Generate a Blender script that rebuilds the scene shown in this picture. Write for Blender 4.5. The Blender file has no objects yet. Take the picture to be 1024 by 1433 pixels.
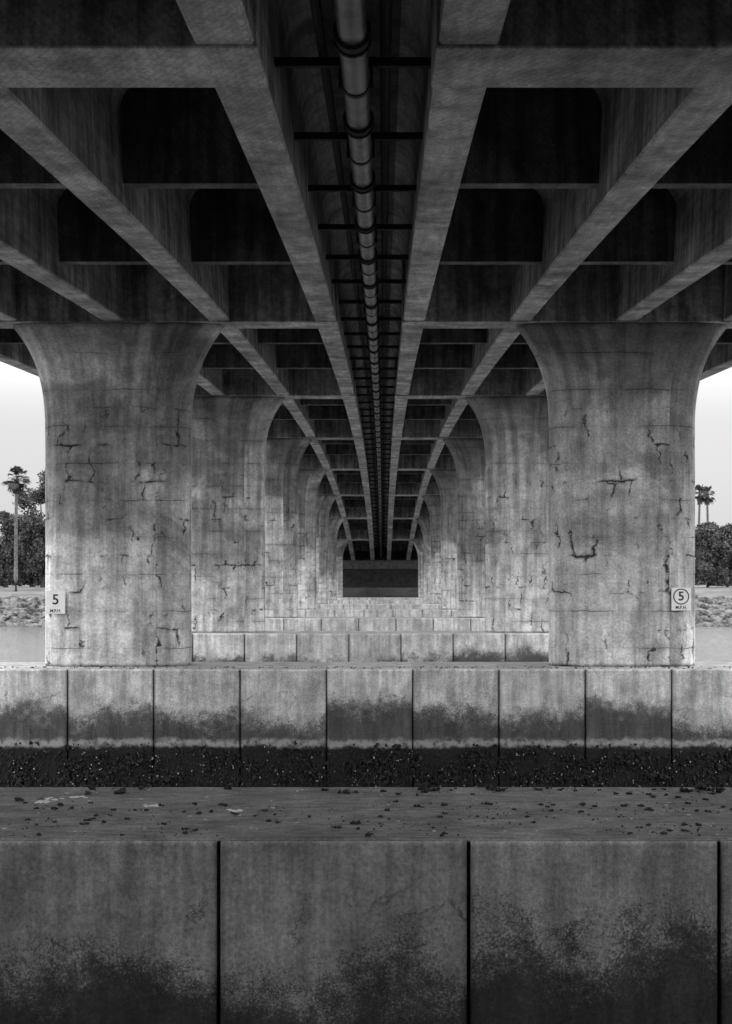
import bpy, bmesh, math, random
from mathutils import Vector, Matrix, noise as mnoise
R = random.Random(7)
S = 21.6; P0 = 12.96; CAMZ = 2.074; CX = 0.316
WATER = -2.95
def H(y): return CAMZ + 7.78 - 0.00055*(y-88)**2     # soffit height (world z)
scene = bpy.context.scene
COL = scene.collection

# ------------------------------------------------------------------ helpers
def link(o, parent=None):
    COL.objects.link(o)
    if parent is not None: o.parent = parent
    return o
def mesh_obj(name, verts, faces, mat=None, parent=None, smooth=False, mats=None, midx=None):
    me = bpy.data.meshes.new(name)
    me.from_pydata([tuple(v) for v in verts], [], faces)
    me.update()
    if mats:
        for m in mats: me.materials.append(m)
    elif mat: me.materials.append(mat)
    if midx: me.polygons.foreach_set('material_index', midx)
    if smooth: me.polygons.foreach_set('use_smooth', [True]*len(me.polygons))
    return link(bpy.data.objects.new(name, me), parent)
def empty(name, loc=(0,0,0)):
    e = bpy.data.objects.new(name, None); e.location = loc; e.empty_display_size = .5
    return link(e)
class MB:
    def __init__(s): s.v=[]; s.f=[]; s.m=[]
    def box(s, x0,x1,y0,y1,z0,z1, m=0):
        b=len(s.v)
        s.v += [(x0,y0,z0),(x1,y0,z0),(x1,y1,z0),(x0,y1,z0),(x0,y0,z1),(x1,y0,z1),(x1,y1,z1),(x0,y1,z1)]
        s.f += [(b,b+3,b+2,b+1),(b+4,b+5,b+6,b+7),(b,b+1,b+5,b+4),(b+1,b+2,b+6,b+5),(b+2,b+3,b+7,b+6),(b+3,b,b+4,b+7)]
        s.m += [m]*6
    def tube(s, pts, rads, n=8, m=0, cap=True):
        b=len(s.v); up=Vector((0,0,1))
        for i,p in enumerate(pts):
            p=Vector(p)
            d=(Vector(pts[min(i+1,len(pts)-1)])-Vector(pts[max(i-1,0)])).normalized()
            a=d.cross(up)
            if a.length<1e-3: a=d.cross(Vector((1,0,0)))
            a.normalize(); c=a.cross(d)
            for k in range(n):
                t=2*math.pi*k/n
                s.v.append(tuple(p+(a*math.cos(t)+c*math.sin(t))*rads[i]))
        for i in range(len(pts)-1):
            for k in range(n):
                k2=(k+1)%n
                s.f.append((b+i*n+k,b+i*n+k2,b+(i+1)*n+k2,b+(i+1)*n+k)); s.m.append(m)
        if cap:
            s.f.append(tuple(b+k for k in range(n))[::-1]); s.m.append(m)
            e=b+(len(pts)-1)*n
            s.f.append(tuple(e+k for k in range(n))); s.m.append(m)
    def obj(s,name,mats,parent=None,smooth=False):
        return mesh_obj(name,s.v,s.f,mats=mats,parent=parent,smooth=smooth,midx=s.m)
def bevel(o,w,seg=2):
    m=o.modifiers.new('bevel','BEVEL'); m.width=w; m.segments=seg; m.limit_method='ANGLE'; m.angle_limit=math.radians(50)

# ------------------------------------------------------------------ node helpers
class NT:
    def __init__(s,name):
        s.mat=bpy.data.materials.new(name); s.mat.use_nodes=True
        s.t=s.mat.node_tree; s.t.nodes.clear()
        s.out=s.t.nodes.new('ShaderNodeOutputMaterial')
        s.b=s.t.nodes.new('ShaderNodeBsdfPrincipled')
        s.t.links.new(s.b.outputs[0],s.out.inputs[0])
    def n(s,t,**k):
        nd=s.t.nodes.new(t)
        for a,v in k.items(): setattr(nd,a,v)
        return nd
    def put(s,sock,val):
        if isinstance(val,bpy.types.NodeSocket): s.t.links.new(val,sock)
        else: sock.default_value=val
    def m(s,op,a,b=None,c=None,clamp=False):
        nd=s.n('ShaderNodeMath',operation=op,use_clamp=clamp)
        s.put(nd.inputs[0],a)
        if b is not None: s.put(nd.inputs[1],b)
        if c is not None: s.put(nd.inputs[2],c)
        return nd.outputs[0]
    def pos(s): return s.n('ShaderNodeNewGeometry').outputs['Position']
    def nrm(s): return s.n('ShaderNodeNewGeometry').outputs['Normal']
    def sep(s,v):
        nd=s.n('ShaderNodeSeparateXYZ'); s.put(nd.inputs[0],v); return nd.outputs
    def comb(s,x,y,z):
        nd=s.n('ShaderNodeCombineXYZ')
        for i,v in enumerate((x,y,z)): s.put(nd.inputs[i],v)
        return nd.outputs[0]
    def noise(s,v,scale,detail=4,rough=.55,dist=0):
        nd=s.n('ShaderNodeTexNoise'); s.put(nd.inputs['Vector'],v)
        nd.inputs['Scale'].default_value=scale; nd.inputs['Detail'].default_value=detail
        nd.inputs['Roughness'].default_value=rough; nd.inputs['Distortion'].default_value=dist
        return nd.outputs[0]
    def vmul(s,v,t):
        nd=s.n('ShaderNodeVectorMath',operation='MULTIPLY'); s.put(nd.inputs[0],v); nd.inputs[1].default_value=t; return nd.outputs[0]
    def step(s,v,a,b,lo=0.,hi=1.):
        nd=s.n('ShaderNodeMapRange',interpolation_type='SMOOTHSTEP'); s.put(nd.inputs[0],v)
        s.put(nd.inputs[1],a); s.put(nd.inputs[2],b); s.put(nd.inputs[3],lo); s.put(nd.inputs[4],hi)
        return nd.outputs[0]
    def mix(s,f,a,b):   # floats
        nd=s.n('ShaderNodeMix'); s.put(nd.inputs[0],f); s.put(nd.inputs[2],a); s.put(nd.inputs[3],b); return nd.outputs[0]
    def fin(s,val,rough=.85,bump=None,bs=.3,bd=.02,metal=0,spec=.3):
        c=s.n('ShaderNodeCombineColor'); 
        for i in range(3): s.put(c.inputs[i],val)
        s.put(s.b.inputs['Base Color'],c.outputs[0])
        s.put(s.b.inputs['Roughness'],rough); s.put(s.b.inputs['Metallic'],metal)
        s.b.inputs['Specular IOR Level'].default_value=spec
        if bump is not None:
            bn=s.n('ShaderNodeBump'); bn.inputs['Strength'].default_value=bs; bn.inputs['Distance'].default_value=bd
            s.put(bn.inputs['Height'],bump); s.put(s.b.inputs['Normal'],bn.outputs[0])
        return s.mat

# ---- pier concrete (uv in metres)
def pier_mat():
    t=NT('weathered_pier_concrete')
    uv=t.n('ShaderNodeUVMap'); uv.uv_map='UVMap'
    rnd=t.n('ShaderNodeObjectInfo').outputs['Random']
    u,v,_=t.sep(uv.outputs[0])
    u2=t.m('ADD',u,t.m('MULTIPLY',rnd,91.3))
    w=t.comb(u2,v,t.m('MULTIPLY',rnd,37.))
    grain=t.noise(w,18,4,.85); mott=t.noise(w,1.8,5,.72); big=t.noise(t.vmul(w,(.8,.75,1)),.42,5,.6,.5)
    streak=t.noise(t.vmul(w,(3.4,.22,1)),1.0,4,.65)
    val=t.m('MULTIPLY',.86,t.step(grain,.28,.72,.62,1.16))
    val=t.m('MULTIPLY',val,t.step(mott,.3,.7,.58,1.12))
    hi=t.step(v,1.0,4.8,-.05,.12)                         # patches favour the upper part
    bh_=t.m('ADD',t.m('ADD',big,hi),t.m('MULTIPLY',t.m('SUBTRACT',mott,.5),.12))
    patch=t.m('ADD',t.m('MULTIPLY',t.step(bh_,.45,.68),.75),t.m('MULTIPLY',t.step(bh_,.55,.58),.25))
    val=t.m('MULTIPLY',val,t.mix(patch,1.,.42))
    val=t.m('MULTIPLY',val,t.step(streak,.3,.66,.52,1.08))
    fine=t.m('SUBTRACT',t.noise(w,7.,3,.6),.5)
    dx=t.m('ADD',t.m('MULTIPLY',t.m('SUBTRACT',t.noise(w,1.9,3,.6),.5),.75),t.m('MULTIPLY',fine,.14))
    dy=t.m('ADD',t.m('MULTIPLY',t.m('SUBTRACT',t.noise(t.comb(v,u2,3.3),1.5,3,.65),.5),.26),t.m('MULTIPLY',fine,.05))
    ud=t.m('ADD',u2,dx); vd=t.m('ADD',v,dy)
    def lines(coord,period,wd):
        f=t.m('FRACT',t.m('DIVIDE',coord,period)); a=t.m('ABSOLUTE',t.m('SUBTRACT',f,.5))
        return t.step(t.m('MULTIPLY',a,period),0.0,wd,1.,0.)
    m1=t.step(t.noise(w,.9,2,.5),.44,.58)
    m2=t.step(t.noise(t.vmul(w,(1,1,3)),1.3,3,.6),.49,.62)
    lc=t.m('ADD',v,t.m('MULTIPLY',dy,.45))
    hline=t.m('MULTIPLY',lines(lc,.88,.015),t.m('MAXIMUM',t.m('MULTIPLY',m1,.9),.15))
    hhalo=t.m('MULTIPLY',lines(lc,.88,.18),m1)
    br=t.n('ShaderNodeTexBrick'); t.put(br.inputs['Vector'],t.comb(ud,vd,0.))
    br.inputs['Scale'].default_value=1; br.inputs['Mortar Size'].default_value=.09; br.inputs['Mortar Smooth'].default_value=1
    br.inputs['Brick Width'].default_value=.50; br.inputs['Row Height'].default_value=.88; br.offset=.37
    crack=t.m('MULTIPLY',t.step(br.outputs['Fac'],t.mix(m2,.95,.80),.97),m2)
    halo=t.m('MULTIPLY',br.outputs['Fac'],t.m('MULTIPLY',m2,t.step(mott,.42,.56)))
    low=t.step(v,5.2,6.8,1.,.1)
    crack=t.m('MULTIPLY',crack,low); halo=t.m('MULTIPLY',halo,low)
    ck=t.m('MAXIMUM',hline,crack)
    val=t.m('MULTIPLY',val,t.mix(ck,1.,.16))
    val=t.m('MULTIPLY',val,t.mix(t.m('MAXIMUM',t.m('MULTIPLY',hhalo,.35),halo),1.,.42))
    val=t.m('MULTIPLY',val,t.step(v,.0,.10,.3,1.))
    bh=t.m('SUBTRACT',t.m('ADD',t.m('MULTIPLY',grain,.6),mott),t.m('MULTIPLY',ck,1.))
    return t.fin(val,.9,bh,.6,.03)
PIER=pier_mat()

# ---- superstructure concrete
def deck_mat(name,base,side=.46):
    t=NT(name); p=t.pos()
    g=t.noise(p,30,4,.9); mo=t.noise(p,1.3,6,.72); st=t.noise(t.vmul(p,(1.,.10,1.)),7.,3,.7)
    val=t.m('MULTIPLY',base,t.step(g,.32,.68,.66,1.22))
    val=t.m('MULTIPLY',val,t.step(mo,.3,.7,.5,1.25))
    val=t.m('MULTIPLY',val,t.step(st,.3,.7,.74,1.14))
    big=t.noise(p,.35,3,.6,.8)
    val=t.m('MULTIPLY',val,t.step(big,.42,.62,1.08,.7))
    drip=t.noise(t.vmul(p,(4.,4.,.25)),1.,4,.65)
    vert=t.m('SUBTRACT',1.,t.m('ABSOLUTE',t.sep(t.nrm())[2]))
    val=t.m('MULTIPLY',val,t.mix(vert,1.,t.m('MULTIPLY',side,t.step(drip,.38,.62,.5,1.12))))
    w=t.n('ShaderNodeTexWave',wave_type='BANDS',bands_direction='DIAGONAL'); t.put(w.inputs['Vector'],t.vmul(p,(1.,.5,1.)))
    w.inputs['Scale'].default_value=6.5; w.inputs['Distortion'].default_value=3.5; w.inputs['Detail'].default_value=3
    val=t.m('MULTIPLY',val,t.step(w.outputs['Fac'],0.,.5,.90,1.04))
    bh=t.m('ADD',t.m('MULTIPLY',g,.5),t.m('MULTIPLY',w.outputs['Fac'],.2))
    return t.fin(val,.88,bh,.4,.02)
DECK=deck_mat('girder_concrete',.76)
DARK=deck_mat('dark_diaphragm_concrete',.30)  # same concrete with a lower base value, for diaphragms and slab

# ---- platform concrete with tide stains
def plat_mat(name,base,crk=.54,t0=.5,t1=.95):
    t=NT(name); p=t.pos(); x,y,z=t.sep(p)
    bid=t.m('FLOOR',t.m('DIVIDE',t.m('ADD',x,1.),2.))
    wn=t.n('ShaderNodeTexWhiteNoise',noise_dimensions='2D'); 
    t.put(wn.inputs['Vector'],t.comb(bid,t.m('FLOOR',t.m('DIVIDE',y,8.)),0.)); rb=wn.outputs['Value']
    g=t.noise(p,26,4,.9); mo=t.noise(p,1.7,6,.74); sp=t.noise(p,48,2,.9); med=t.noise(p,7.,4,.7)
    lowf=t.noise(p,.9,4,.65); dr=t.noise(t.vmul(p,(5.,5.,.35)),1.,4,.7)
    val=t.m('MULTIPLY',base,t.step(g,.3,.7,.64,1.24))
    val=t.m('MULTIPLY',val,t.step(mo,.3,.7,.60,1.16))
    val=t.m('MULTIPLY',val,t.mix(rb,.84,1.08))
    top=t.step(t.sep(t.nrm())[2],.5,.8); face=t.m('SUBTRACT',1.,top)
    val=t.m('MULTIPLY',val,t.mix(top,t.step(dr,.36,.64,.70,1.10),
        t.m('MULTIPLY',t.step(t.noise(t.vmul(p,(.6,2.,1.)),5.,4,.75),.3,.7,t0,t1),t.step(sp,.35,.6,.7,1.))))
    thr=t.m('ADD',-.88,t.m('ADD',t.m('MULTIPLY',t.m('SUBTRACT',rb,.5),.5),t.m('MULTIPLY',t.m('SUBTRACT',lowf,.5),1.5)))
    thr=t.m('ADD',thr,t.m('MULTIPLY',t.m('SUBTRACT',dr,.5),.7))
    d=t.m('ADD',t.m('SUBTRACT',thr,z),t.m('MULTIPLY',t.m('SUBTRACT',med,.5),.6))
    stain=t.step(t.m('ADD',d,t.m('MULTIPLY',t.m('SUBTRACT',sp,.5),1.2)),-.14,.16)
    stain2=t.m('MULTIPLY',t.step(t.m('ADD',d,t.m('MULTIPLY',t.m('SUBTRACT',sp,.5),.9)),-.0,.4),t.step(mo,.3,.5,.5,1.))
    val=t.m('MULTIPLY',val,t.mix(stain,1.,.42)); val=t.m('MULTIPLY',val,t.mix(stain2,1.,.32))
    zz=t.m('ADD',z,t.m('MULTIPLY',t.m('SUBTRACT',t.noise(p,2.5,4,.75),.5),.34))
    band=t.m('MULTIPLY',t.step(zz,-1.84,-1.74),t.step(zz,-1.70,-1.58,1.,0.))
    val=t.mix(t.m('MULTIPLY',band,t.step(med,.3,.55)),val,.30)
    alg=t.step(t.m('ADD',zz,t.m('MULTIPLY',t.m('SUBTRACT',sp,.5),.2)),-1.86,-1.80,1.,0.)
    fleck=t.step(sp,.64,.70)
    val=t.mix(alg,val,t.mix(fleck,.015,.22))
    er=t.step(t.m('ADD',z,t.m('MULTIPLY',t.m('SUBTRACT',mo,.5),.06)),-.06,-.02)
    val=t.m('MULTIPLY',val,t.mix(t.m('MULTIPLY',er,face),1.,1.4))
    jx=t.m('ABSOLUTE',t.m('SUBTRACT',t.m('FRACT',t.m('DIVIDE',t.m('ADD',x,1.),2.)),.5))
    jg=t.step(t.m('ADD',jx,t.m('MULTIPLY',t.m('SUBTRACT',mo,.5),.04)),.465,.495,0.,.4)
    val=t.m('MULTIPLY',val,t.m('SUBTRACT',1.,t.m('MULTIPLY',jg,face)))
    vo=t.n('ShaderNodeTexVoronoi',feature='DISTANCE_TO_EDGE')
    t.put(vo.inputs['Vector'],t.comb(t.m('ADD',x,t.m('MULTIPLY',med,.4)),y,t.m('ADD',z,t.m('MULTIPLY',mo,.5)))); vo.inputs['Scale'].default_value=1.4
    cr=t.m('MULTIPLY',t.step(vo.outputs['Distance'],0.,.012,1.,0.),t.step(t.noise(p,.8,2),crk,crk+.05))
    cr=t.m('MULTIPLY',cr,t.step(z,-.6,-.3,1.,.0))
    val=t.m('MULTIPLY',val,t.mix(cr,1.,.4))
    bh=t.m('SUBTRACT',t.m('ADD',t.m('MULTIPLY',g,.8),t.m('MULTIPLY',mo,.6)),t.m('MULTIPLY',cr,.6))
    return t.fin(val,.92,bh,.7,.02,0,.2)
PLAT0=plat_mat('near_shade_toned_tide_stained_concrete',.46,.50)  # base colour darkened to stand in for weaker light on the near platform
PLAT=plat_mat('tide_stained_concrete',.74,.56,.85,1.15)  # top faces set lighter in the colour, as if catching light
def simple(name,base,rough=.8,scale=8.,amp=.3,metal=0,spec=.3,bs=.3,bd=.02):
    t=NT(name); p=t.pos(); g=t.noise(p,scale,4,.65)
    return t.fin(t.m('MULTIPLY',base,t.step(g,.3,.7,1-amp,1+amp)),rough,g,bs,bd,metal,spec)
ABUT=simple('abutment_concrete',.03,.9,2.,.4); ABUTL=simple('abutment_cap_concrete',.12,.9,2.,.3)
PIPE=simple('galvanised_pipe_steel',.12,.38,3.,.6,.5,.5,.15)
IRON=simple('dark_iron',.025,.7,8.,.3)
MUSS=simple('mussel_shell',.018,.6,30.,.8,0,.2); BARN=simple('barnacle_shell',.35,.8,30.,.3)
DIRT=simple('debris_clump',.045,.95,30.,.5); GUANO=simple('bird_droppings',.8,.9,30.,.2)
SIGNW=simple('sign_white_enamel',.88,.5,6.,.04); SIGNB=simple('sign_black_paint',.02,.6,6.,.1); 
ROCK=simple('riprap_stone',.10,.92,1.3,.8,bs=.6,bd=.08); BARK=simple('bark',.08,.95,4.,.4)
PALMT=simple('palm_trunk_bark',.08,.95,4.,.4)
LEAF=simple('foliage_leaf',.055,.75,.9,.6,0,.15); PLEAF=simple('palm_frond_leaf',.04,.7,1.,.4,0,.15)

# ------------------------------------------------------------------ bridge
bridge=empty('concrete_bridge')
Y0=-8.6; Y1=P0+8*S
GX=[1.06,3.60,6.13,8.68,11.22]
ys=[Y0+(Y1-Y0)*i/120 for i in range(121)]
prof=[(-.235,0),(.235,0),(.26,.028),(.205,1.35)]
for k in range(1,7):
    a=math.pi/2*k/6
    prof.append((.205+.42*(1-math.cos(a)),1.35+.46*math.sin(a)))
left=[(-a,b) for a,b in prof[2:]]
prof=prof+left[::-1]
for sgn in (-1,1):
    for gi,gx in enumerate(GX):
        V=[];F=[];n=len(prof)
        for y in ys:
            h=H(y)
            for a,b in prof: V.append((sgn*gx+a,y,h+b+.004))
        for i in range(len(ys)-1):
            for k in range(n):
                k2=(k+1)%n
                F.append((i*n+k,(i+1)*n+k,(i+1)*n+k2,i*n+k2))
        F.append(tuple(range(n))); F.append(tuple((len(ys)-1)*n+k for k in range(n))[::-1])
        mesh_obj('girder',V,F,DECK,bridge)
def sweep(name,x0,x1,z0,z1,mat):
    V=[];F=[]
    for y in ys:
        h=H(y); V+=[(x0,y,h+z0),(x1,y,h+z0),(x1,y,h+z1),(x0,y,h+z1)]
    for i in range(len(ys)-1):
        for k in range(4):
            k2=(k+1)%4; F.append((i*4+k,(i+1)*4+k,(i+1)*4+k2,i*4+k2))
    e=(len(ys)-1)*4; F+= [(0,1,2,3),(e+3,e+2,e+1,e)]
    return mesh_obj(name,V,F,mat,bridge)
sweep('deck_slab',-12.4,12.4,1.80,2.06,DARK)
sweep('barrier_rail',-12.4,-12.1,2.063,2.9,DECK); sweep('barrier_rail',12.1,12.4,2.063,2.9,DECK)
for n in range(0,8):
    yc=P0+n*S; h=H(yc)
    for s in (-1,1):
        a,b=(.775,11.62) if s>0 else (-11.62,-.775)
        z0=[H(yc-.65)-.035,H(yc+.65)-.035]
        v=[(a,yc-.65,z0[0]),(b,yc-.65,z0[0]),(b,yc+.65,z0[1]),(a,yc+.65,z0[1])]
        zt=h+1.9
        vv=v+[(q[0],q[1],zt) for q in v]
        f=[(0,3,2,1),(4,5,6,7),(0,1,5,4),(1,2,6,5),(2,3,7,6),(3,0,4,7)]
        o=mesh_obj('pier_cap_beam',vv,f,DECK,bridge); bevel(o,.025,2)
for n in range(-1,8):
    for k in (1,2):
        yc=P0+n*S+S*k/3; 
        if yc<Y0: continue
        h=H(yc)
        mb=MB()
        for s in (-1,1):
            for i in range(4):
                a=GX[i]+.1; b=GX[i+1]-.1
                if s<0: a,b=-b,-a
                mb.box(a,b,yc-.13,yc+.13,h+.33,h+1.87)
        mb.obj('diaphragm',[DARK],bridge)
for ya,sg in ((Y1,1),(Y0,-1)):
    def bx(mb,x0,x1,a,b,z0,z1,m):
        q=sorted((ya+sg*a,ya+sg*b)); mb.box(x0,x1,q[0],q[1],z0,z1,m)
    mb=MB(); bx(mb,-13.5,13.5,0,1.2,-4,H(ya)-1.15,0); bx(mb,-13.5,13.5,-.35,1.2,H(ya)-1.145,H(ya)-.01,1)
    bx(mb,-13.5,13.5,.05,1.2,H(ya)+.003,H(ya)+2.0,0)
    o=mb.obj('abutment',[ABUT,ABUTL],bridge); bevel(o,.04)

# ------------------------------------------------------------------ piers
def pier(xc,yc,ztop):
    hw=1.765; r=.75; n=14
    straight=hw-r
    pts=[]
    for k in range(n+1):
        a=-math.pi/2+math.pi*k/n; pts.append((straight+r*math.cos(a),r*math.sin(a)))
    for k in range(n+1):
        a=math.pi/2+math.pi*k/n; pts.append((-straight+r*math.cos(a),r*math.sin(a)))
    ring=[]
    N=len(pts)
    for i in range(N):
        p=pts[i]; q=pts[(i+1)%N]; ring.append(p)
        L=math.hypot(q[0]-p[0],q[1]-p[1])
        m=int(L/.25)
        for j in range(1,m): ring.append((p[0]+(q[0]-p[0])*j/m,p[1]+(q[1]-p[1])*j/m))
    arc=[0]
    for i in range(len(ring)):
        p=ring[i]; q=ring[(i+1)%len(ring)]; arc.append(arc[-1]+math.hypot(q[0]-p[0],q[1]-p[1]))
    zf=ztop-2.85
    zs=[zf*i/8 for i in range(8)]+[zf+2.85*i/22 for i in range(23)]
    M=len(ring); V=[]
    for z in zs:
        s=max(0,(z-zf)/2.85)
        fl=.80*s**3
        ty=1-.12*s**2
        for i,(x,y) in enumerate(ring):
            wob=.012*mnoise.noise(Vector((x*1.3+xc,y*2+yc,z*1.3)))
            V.append((x*(1+fl/hw)+wob*(1 if x>0 else -1),y*ty+wob,z))
    F=[];fu=[]
    for j in range(len(zs)-1):
        for i in range(M):
            i2=(i+1)%M
            F.append((j*M+i,j*M+i2,(j+1)*M+i2,(j+1)*M+i))
            fu.append([(arc[i],zs[j]),(arc[i+1],zs[j]),(arc[i+1],zs[j+1]),(arc[i],zs[j+1])])
    b=len(V); top=(len(zs)-1)*M
    for i,(x,y) in enumerate(ring): V.append((x*(1+.8/hw)*.97,y*.80,ztop))
    for i,(x,y) in enumerate(ring): V.append((x*(1+.8/hw)*.97,y*.80,ztop+.10))
    for i in range(M):
        i2=(i+1)%M
        F.append((top+i,top+i2,b+i2,b+i)); fu.append([(arc[i],ztop)]*4)
        F.append((b+i,b+i2,b+M+i2,b+M+i)); fu.append([(arc[i],ztop)]*4)
    F.append(tuple(b+M+i for i in range(M))); fu.append([(0,ztop)]*M)
    o=mesh_obj('concrete_pier',V,F,PIER,None,True)
    uvl=o.data.uv_layers.new(name='UVMap'); k=0
    for fuv in fu:
        for c in fuv: uvl.data[k].uv=c; k+=1
    o.location=(xc,yc,0)
    o.data.polygons[-1].use_smooth=False
    return o
for n in range(0,8):
    yc=P0+n*S
    for s in (-1,1): pier(s*6.11,yc,H(yc)-.085)

# ------------------------------------------------------------------ platforms
for n in range(0,8):
    yc=P0+n*S; yf=yc-1.6; yb=yc+1.25
    mb=MB(); g=.015
    x=-11
    while x<11-.01:
        dy=R.uniform(-.012,.012)
        mb.box(x+g,x+2-g,yf+dy,yf+.9,-4.5,-.010)
        x+=2
    mb.box(-10.98,10.98,yf+.905,yb,-4.5,-.02)
    mb.box(-10.95,10.95,yf+.10,yf+.86,-4.5,-.06)
    mb.box(-10.99,10.99,yf+.045,yb+.01,-.04,0)
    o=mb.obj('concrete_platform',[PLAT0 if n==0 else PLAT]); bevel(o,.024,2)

ico=bmesh.new(); bmesh.ops.create_icosphere(ico,subdivisions=1,radius=1)
IV=[v.co.copy() for v in ico.verts]; IF=[tuple(v.index for v in f.verts) for f in ico.faces]; ico.free()
def lumps(name,items,mats,parent=None,smooth=False):
    V=[];F=[];M=[]
    for (p,sc,m,jit) in items:
        rot=Matrix.Rotation(R.uniform(0,6.28),3,'Z')@Matrix.Rotation(R.uniform(0,6.28),3,'X')
        b=len(V)
        for v in IV:
            q=rot@(v*(1+R.uniform(-jit,jit))); V.append((p[0]+q.x*sc[0],p[1]+q.y*sc[1],p[2]+q.z*sc[2]))
        F+=[tuple(b+i for i in f) for f in IF]; M+=[m]*len(IF)
    return mesh_obj(name,V,F,mats=mats,midx=M,smooth=smooth,parent=parent)
items=[]
yf=P0+S-1.6
for i in range(17000):
    z=-1.66-1.26*R.random()**.85; x=R.uniform(-10.9,10.9)
    edge=-1.92+.40*mnoise.noise(Vector((x*.9,0,0)))+.25*mnoise.noise(Vector((x*3.5,0,0)))
    dens=mnoise.noise(Vector((x*1.8,z*2.6,4)))
    if z>edge and R.random()<.95: continue
    if dens<-.15 and R.random()<.75: continue
    s=R.uniform(.008,.034)*(1.6 if R.random()<.06 else 1); w=1 if (R.random()<.045) else 0
    if w: s=R.uniform(.006,.018)
    off=max(0,dens)*.12
    items.append(((x,yf-.01-off-(.02 if w else 0),z),(s*R.uniform(.6,1.4),s*R.uniform(.5,1.3),s*R.uniform(.7,1.7)),w,.5))
lumps('mussel_bed',items,[MUSS,BARN])

# debris on platforms
items=[]
for i in range(1800):
    y=P0-1.5+2.65*R.random(); x=R.uniform(-5,5)
    if mnoise.noise(Vector((x*.9,y*1.6,2)))+.10*x/5<-.08: continue
    s=R.choice([.003,.004,.005,.006,.008,.011,.014]); s*=R.uniform(.7,1.3)
    if R.random()<.05: s=R.uniform(.012,.024)
    if y>P0+.8 and R.random()<.25: s*=1.8
    for k in range(4 if s>.013 else 1):
        items.append(((x+R.uniform(-s,s)*1.3,y+R.uniform(-s,s)*1.3,s*.5),(s*R.uniform(.5,1.3),s,s*R.uniform(.4,.9)),0,.45))
for (px,yv,s) in [(592,1.1,.05),(606,1.0,.04),(688,1.05,.05),(980,1.1,.07),(700,.95,.03),(320,1.1,.03),(170,1.0,.025),(960,.9,.04),(1005,.9,.045),(497,-.9,.03)]:
    Y=P0+yv; x=(px-536)*Y/1990+CX
    for k in range(10): items.append(((x+R.uniform(-s,s)*1.3,Y+R.uniform(-s,s),s*R.uniform(.1,.8)),(s*R.uniform(.25,.7),s*.5,s*R.uniform(.25,.6)),0,.45))
for i in range(90):
    x=R.uniform(-4.5,4.5); y=P0+R.uniform(-1.4,1.1); s=R.uniform(.004,.015)
    items.append(((x,y,-.001),(s*R.uniform(1,2.2),s*R.uniform(.8,2),.004),1,.4))
for (px,yv) in [(328,-.2),(60,.3),(75,.5),(210,.1),(110,.6)]:
    Y=P0+yv; x=(px-536)*Y/1990+CX
    for k in range(8): items.append(((x+R.uniform(-.08,.08),Y+R.uniform(-.06,.06),-.001),(.03,.05,.004),1,.4))
for i in range(260):
    x=R.uniform(-8.8,8.8); y=P0+S+R.uniform(-1.5,-.78); s=R.uniform(.010,.028)
    items.append(((x,y,s*.3),(s,s,s*.6),0,.35))
lumps('debris_scatter',items,[DIRT,GUANO])

# ------------------------------------------------------------------ utility pipe
pipe=empty('utility_pipe')
PXO=.03
mb=MB(); pr=.14
pts=[(PXO,y,H(y)+.36) for y in ys]; mb.tube(pts,[pr]*len(pts),20,0)
y=14.9-3.32*6
hb=MB()
while y<Y1-1:
    if y>Y0+.5:
        h=H(y)
        hb.box(-.86,.86,y-.035,y+.035,h+.53,h+.62)
        hb.box(PXO-.18,PXO-.15,y-.02,y+.02,h+.30,h+.54); hb.box(PXO+.15,PXO+.18,y-.02,y+.02,h+.30,h+.54)
        hb.tube([(PXO,y-.05,H(y-.05)+.36),(PXO,y+.05,H(y+.05)+.36)],[pr+.012]*2,18)
        ym=y+1.65
        hb.tube([(PXO,ym-.10,H(ym-.10)+.36),(PXO,ym+.10,H(ym+.10)+.36)],[pr+.02]*2,18)
        for q in (-.12,.12): hb.tube([(PXO,ym+q-.02,H(ym+q)+.36),(PXO,ym+q+.02,H(ym+q)+.36)],[pr+.04]*2,18)
    y+=3.32
pts=[(-.32,y,H(y)+.70) for y in ys]; hb.tube(pts,[.05]*len(pts),8,0)
pts=[(.34,y,H(y)+.72) for y in ys]; hb.tube(pts,[.06]*len(pts),8,0)
mb.obj('pipe_run',[PIPE],pipe,True); hb.obj('hangers_and_collars',[IRON],pipe)

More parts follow.
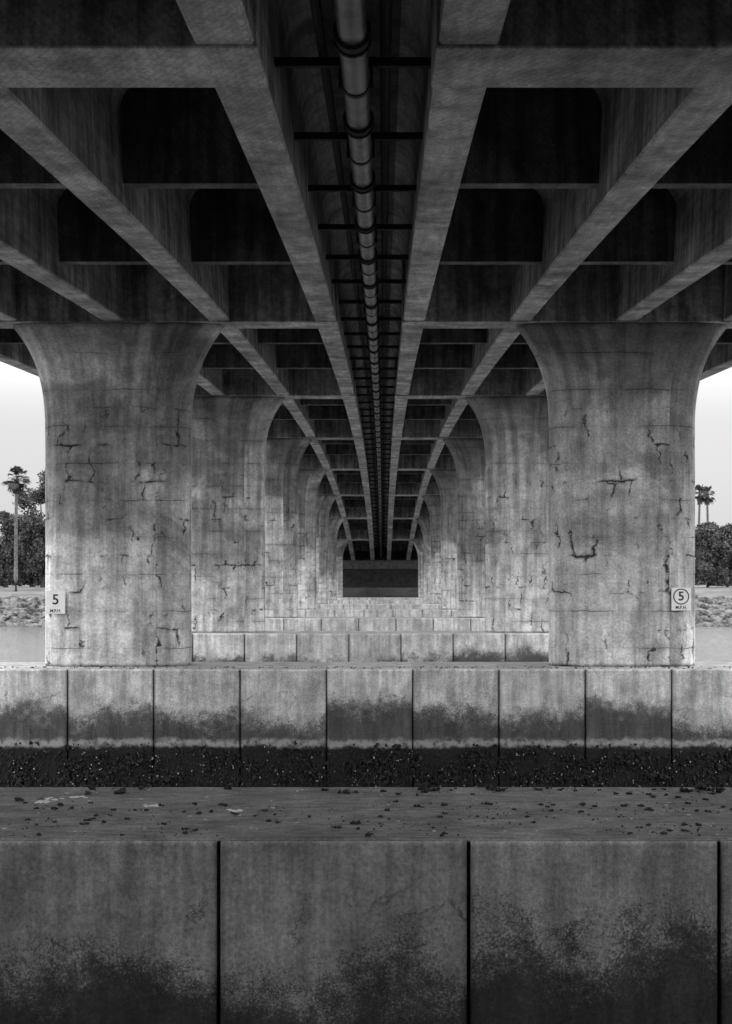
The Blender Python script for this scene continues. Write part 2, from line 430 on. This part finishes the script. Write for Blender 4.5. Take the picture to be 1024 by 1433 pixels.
# ------------------------------------------------------------------ signs
def text_mesh(txt,size,loc,parent,name):
    c=bpy.data.curves.new(name,'FONT'); c.body=txt; c.size=size; c.align_x='CENTER'; c.align_y='CENTER'; c.extrude=.002; c.offset=size*.012
    o=bpy.data.objects.new(name,c); COL.objects.link(o)
    dg=bpy.context.evaluated_depsgraph_get(); me=bpy.data.meshes.new_from_object(o.evaluated_get(dg))
    bpy.data.objects.remove(o)
    me.materials.clear(); me.materials.append(SIGNB)
    ob=bpy.data.objects.new(name,me); ob.rotation_euler=(math.pi/2,0,0); ob.location=loc; link(ob,parent)
def sign(xc,zc,circle):
    e=empty('speed_limit_sign',(xc,P0+S-.80,zc))
    mb=MB(); mb.box(-.23,.23,-.006,.006,-.27,.27); o=mb.obj('plate',[SIGNW],e); bevel(o,.005)
    b=MB(); b.box(-.18,.18,.008,.045,.14,.18); b.box(-.18,.18,.008,.045,-.18,-.14)
    for zz in (.16,-.16):
        b.box(-.05,.05,.045,.22,zz-.02,zz+.02)
    b.obj('bracket',[IRON],e)
    text_mesh('5',.34 if not circle else .30,(0,-.010,.06),e,'numeral'); text_mesh('M.P.H.',.10,(0,-.010,-.20),e,'lettering')
    if circle:
        V=[];F=[];n=48
        for k in range(n):
            a=2*math.pi*k/n
            for r in (.165,.19): V.append((r*math.cos(a),-.010,.06+r*math.sin(a)))
        for k in range(n):
            k2=(k+1)%n; F.append((2*k,2*k+1,2*k2+1,2*k2))
        mesh_obj('ring',V,F,SIGNB,e)
sign(-7.46,1.53,False); sign(7.39,1.61,True)

# ------------------------------------------------------------------ terrain and water
def lerp(pts,v):
    if v<=pts[0][0]: return pts[0][1]
    for (a,za),(b,zb) in zip(pts,pts[1:]):
        if v<=b: return za+(zb-za)*(v-a)/(b-a)
    return pts[-1][1]
def ground_z(x,y):
    z=lerp([(-40,2.0),(-12,1.6),(-2,.4),(6,-4.5),(12,-6),(146,-6.5),(153,-3.0),(158.5,-.25),(178,1.05),(400,1.15),(4000,1.4)],y)
    ax=abs(x)
    if y>150:
        zc=min(z,-.4)
        if y<Y1: 
            k=min(1,max(0,(ax-13)/8)); z=zc+(z-zc)*k
        elif y>Y1+.4 and y<600:
            top=H(Y1)+2.0; k=min(1,max(0,(ax-13)/12)); z=top+(z-top)*k
    elif y<Y0-.4 and y>-600:
        top=H(Y0)+2.0; k=min(1,max(0,(ax-20)/34)); z=top+(z-top)*k  # unseen rear embankment, widened to cut side light on the near platform
    elif y<0:
        zc=min(z,-.4); k=min(1,max(0,(ax-12)/5)); z=zc+(z-zc)*k
    return z+.06*mnoise.noise(Vector((x*.15,y*.15,0)))
xs=[-3000,-1200,-500,-250,-150]+[-100+4*i for i in range(51)]+[150,250,500,1200,3000]
xs=sorted(set(xs+[-25,-21,-17,-13,13,17,21,25]))
yy=[-3000,-800,-601,-599,-200,-80,-40,-25,-12,Y0-.6,Y0-.2,-6,-2,2,6,12,30,60,90,120,146,150,153,154.5,156,157.2,158.5,162,166,170,174,178,182,Y1+.1,Y1+.5,195,210,230,260,300,400,599,601,900,1500,4000]
V=[(x,y,ground_z(x,y)) for y in yy for x in xs]; nx=len(xs)
F=[(j*nx+i,j*nx+i+1,(j+1)*nx+i+1,(j+1)*nx+i) for j in range(len(yy)-1) for i in range(nx-1)]
t=NT('ground_grass_and_mud'); p=t.pos(); zz=t.sep(p)[2]
gr=t.m('MULTIPLY',.11,t.step(t.noise(p,.25,5,.7),.3,.7,.6,1.4)); mud=t.m('MULTIPLY',.07,t.step(t.noise(p,1.2,5,.7),.3,.7,.5,1.4))
GR=t.fin(t.mix(t.step(zz,-.3,.1),mud,gr),.95,t.noise(p,3,4,.7),.6,.1)
mesh_obj('ground',V,F,GR,None,True)
t=NT('harbour_water'); p=t.pos()
wv=t.m('ADD',t.noise(t.vmul(p,(1.,2.2,1.)),.55,3,.6),t.m('MULTIPLY',t.noise(t.vmul(p,(1.,2.,1.)),3.,3,.5),.25))
WM=t.fin(.04,.12,wv,.8,.4,0,.5)
mesh_obj('water',[(-3000,-3000,WATER),(3000,-3000,WATER),(3000,158,WATER),(-3000,158,WATER)],[(0,1,2,3)],WM)
items=[]
for i in range(3600):
    x=R.uniform(-62,62); k=R.random(); y=152.6+k*6.6
    if abs(x)<11.5: continue
    s=R.uniform(.2,.65); items.append(((x,y,ground_z(x,y)+s*.25),(s*1.25,s,s*.8),0,.25))
lumps('riprap_rocks',items,[ROCK])

# ------------------------------------------------------------------ trees
def leaf(V,F,c,s):
    a=Vector((R.gauss(0,1),R.gauss(0,1),R.gauss(0,1))).normalized(); b=a.orthogonal().normalized()
    b=(Matrix.Rotation(R.uniform(0,6.28),3,a)@b); d=a.cross(b)
    i=len(V); V += [c-b*s,c+d*s*.5,c+b*s,c-d*s*.5]; F.append((i,i+1,i+2,i+3))
def tree(name,x,y,h,cr,n=5000,low=.3,leafs=.26):
    g=ground_z(x,y)
    e=empty(name,(x,y,g)); mb=MB()
    th=h*.45
    mb.tube([(0,0,-.3),(R.uniform(-.2,.2),0,th*.5),(R.uniform(-.4,.4),R.uniform(-.3,.3),th)],[h*.035,h*.026,h*.02],8)
    cl=[]
    for k in range(18):
        a=R.uniform(0,6.28); q=R.uniform(0,1); z=h*(low+(1-low)*q*.92); rr=cr*math.sqrt(max(.05,1-(2*(q-.42))**2*.8))*R.uniform(.35,.85)
        c=Vector((rr*math.cos(a),rr*math.sin(a),z)); cl.append((c,cr*R.uniform(.26,.48)))
        st=Vector((0,0,th*R.uniform(.55,1))); mid=(st+c)*.5+Vector((0,0,-.2))
        mb.tube([st,mid,c],[h*.012,h*.008,h*.003],5)
    mb.obj('trunk_and_limbs',[BARK],e,True)
    V=[];F=[]
    for k in range(n):
        c,r=R.choice(cl); d=Vector((R.gauss(0,1),R.gauss(0,1),R.gauss(0,1))).normalized()
        p=c+d*r*(R.random()**.4)*R.uniform(.8,1.2); p.z=max(p.z,.3)
        leaf(V,F,p,leafs*R.uniform(.5,1.2))
    mesh_obj('crown',V,F,LEAF,e)
def palm(x,y,h,cr):
    g=ground_z(x,y); e=empty('palm_tree',(x,y,g)); mb=MB()
    lean=R.uniform(-.4,.4)
    pts=[(lean*(k/8)**2,0,-.3+(h-cr*.5)*k/8) for k in range(9)]
    mb.tube(pts,[.27-.012*k for k in range(9)],8); mb.obj('trunk',[PALMT],e,True)
    V=[];F=[]; c=Vector(pts[-1])
    for k in range(44):
        az=R.uniform(0,6.28); el=R.uniform(-1.0,1.35); L=cr*R.uniform(.75,1.05)
        d=Vector((math.cos(az)*math.cos(el),math.sin(az)*math.cos(el),math.sin(el)))
        side=d.cross(Vector((0,0,1))).normalized()
        mid=c+d*L*.5; 
        i=len(V); V += [c-side*.03,c+side*.03,mid+side*.03,mid-side*.03]; F.append((i,i+1,i+2,i+3))
        for q in range(13):
            a=(q-6)/6*1.15
            dd=(d*math.cos(a)+side*math.sin(a)).normalized(); tip=mid+dd*L*.55*(1-.25*abs(a))+Vector((0,0,-.22*L*R.uniform(.4,1.2)))
            w=side*math.cos(a)*.06-d*math.sin(a)*.06
            m2=mid+dd*L*.28
            i=len(V); V += [mid,m2+w,tip,m2-w]; F.append((i,i+1,i+2,i+3))
    for k in range(120):
        a=R.uniform(0,6.28); z=R.uniform(-1.4,0); i=len(V); p=c+Vector((.2*math.cos(a),.2*math.sin(a),z))
        q=p+Vector((.3*math.cos(a),.3*math.sin(a),-.6)); V += [p,p+Vector((.1,0,-.2)),q,p+Vector((-.1,0,-.2))]; F.append((i,i+1,i+2,i+3))
    mesh_obj('fronds',V,F,PLEAF,e)
def PX(px,Y): return (px-536)*Y/1990+CX
palm(PX(22,172),172,14.9,2.0)
palm(PX(977,240),240,16.8,2.0); palm(PX(991,245),245,16.9,1.9)
tree('broadleaf_tree',PX(61,180),180,16.2,3.4,11000,.2)
tree('broadleaf_tree',PX(45,195),195,11.0,3.2,8000,.06)
tree('broadleaf_tree',PX(8,185),185,10.0,3.0,8000,.06)
tree('broadleaf_tree',PX(28,215),215,9.5,3.6,7000,.06)
tree('broadleaf_tree',PX(990,182),182,8.4,2.9,9000,.06)
tree('broadleaf_tree',PX(1018,188),188,8.0,2.8,8000,.06)
tree('broadleaf_tree',PX(968,195),195,8.2,2.8,7000,.06)
tree('broadleaf_tree',PX(-35,185),185,10.6,3.6,6000,.1)
tree('broadleaf_tree',PX(1070,185),185,10.6,3.6,6000,.1)
V=[];F=[]
for k in range(30000):
    s=R.choice((-1,1)); x=s*R.uniform(26,170); y=R.uniform(255,275)
    hh=4.2+2.6*mnoise.noise(Vector((x*.12,3,0)))+1.2*mnoise.noise(Vector((x*.5,7,0)))
    leaf(V,F,Vector((x,y,1.2+hh*R.random()**.8)),R.uniform(.3,.6))
mesh_obj('distant_tree_line',V,F,LEAF)

# ------------------------------------------------------------------ light: overcast (cloud deck over a Nishita sky)
w=bpy.data.worlds.new('World'); scene.world=w; w.use_nodes=True
nt=w.node_tree; bg=nt.nodes['Background']
sky=nt.nodes.new('ShaderNodeTexSky'); sky.sky_type='NISHITA'; sky.sun_disc=False
el=math.radians(42); az=math.radians(200)
sky.sun_elevation=el; sky.sun_rotation=az; sky.dust_density=5; sky.air_density=1.4; sky.ozone_density=1
bw=nt.nodes.new('ShaderNodeRGBToBW'); nt.links.new(sky.outputs[0],bw.inputs[0])
tc=nt.nodes.new('ShaderNodeTexCoord')
def wm(op,a,b):
    n=nt.nodes.new('ShaderNodeMath'); n.operation=op
    for i,v in enumerate((a,b)):
        if isinstance(v,bpy.types.NodeSocket): nt.links.new(v,n.inputs[i])
        else: n.inputs[i].default_value=v
    return n.outputs[0]
def wr(v,a,b,lo,hi):
    n=nt.nodes.new('ShaderNodeMapRange'); n.interpolation_type='SMOOTHSTEP'; nt.links.new(v,n.inputs[0])
    for i,q in enumerate((a,b,lo,hi)): n.inputs[i+1].default_value=q
    return n.outputs[0]
cn=nt.nodes.new('ShaderNodeTexNoise'); cn.inputs['Scale'].default_value=2.2; cn.inputs['Detail'].default_value=4
nt.links.new(tc.outputs['Generated'],cn.inputs['Vector'])
sp=nt.nodes.new('ShaderNodeSeparateXYZ'); nt.links.new(tc.outputs['Generated'],sp.inputs[0])
# low forward sky kept dim; cloud overhead and behind raised to light the underside
elev=wr(sp.outputs[2],.10,.30,0,1)
back=wr(sp.outputs[1],-.1,.9,1,0)
bright=wm('MAXIMUM',elev,back)
cloud=wm('ADD',4.6,wm('MULTIPLY',bright,16.5))
cloud=wm('MULTIPLY',cloud,wr(cn.outputs[0],.3,.7,.93,1.07))
nt.links.new(wm('ADD',wm('MULTIPLY',bw.outputs[0],.35),cloud),bg.inputs[0])
bg.inputs[1].default_value=.15
sd=Vector((math.sin(az)*math.cos(el),math.cos(az)*math.cos(el),math.sin(el)))
L=bpy.data.lights.new('sun','SUN'); L.energy=.5; L.angle=math.radians(18); L.color=(1,1,1)
so=bpy.data.objects.new('sun',L); so.rotation_euler=sd.to_track_quat('Z','Y').to_euler(); so.location=(0,-20,40); link(so)

cam=bpy.data.cameras.new('camera'); cam.sensor_fit='VERTICAL'; cam.sensor_height=36; cam.lens=1990/1433*36
cam.shift_y=94.5/1433; cam.shift_x=-24/1433; cam.clip_end=8000; cam.clip_start=.1
co=bpy.data.objects.new('camera',cam); co.location=(CX,0,CAMZ); co.rotation_euler=(math.pi/2,0,0); link(co)
scene.camera=co
scene.view_settings.view_transform='Standard'; scene.view_settings.look='None'; scene.view_settings.exposure=0
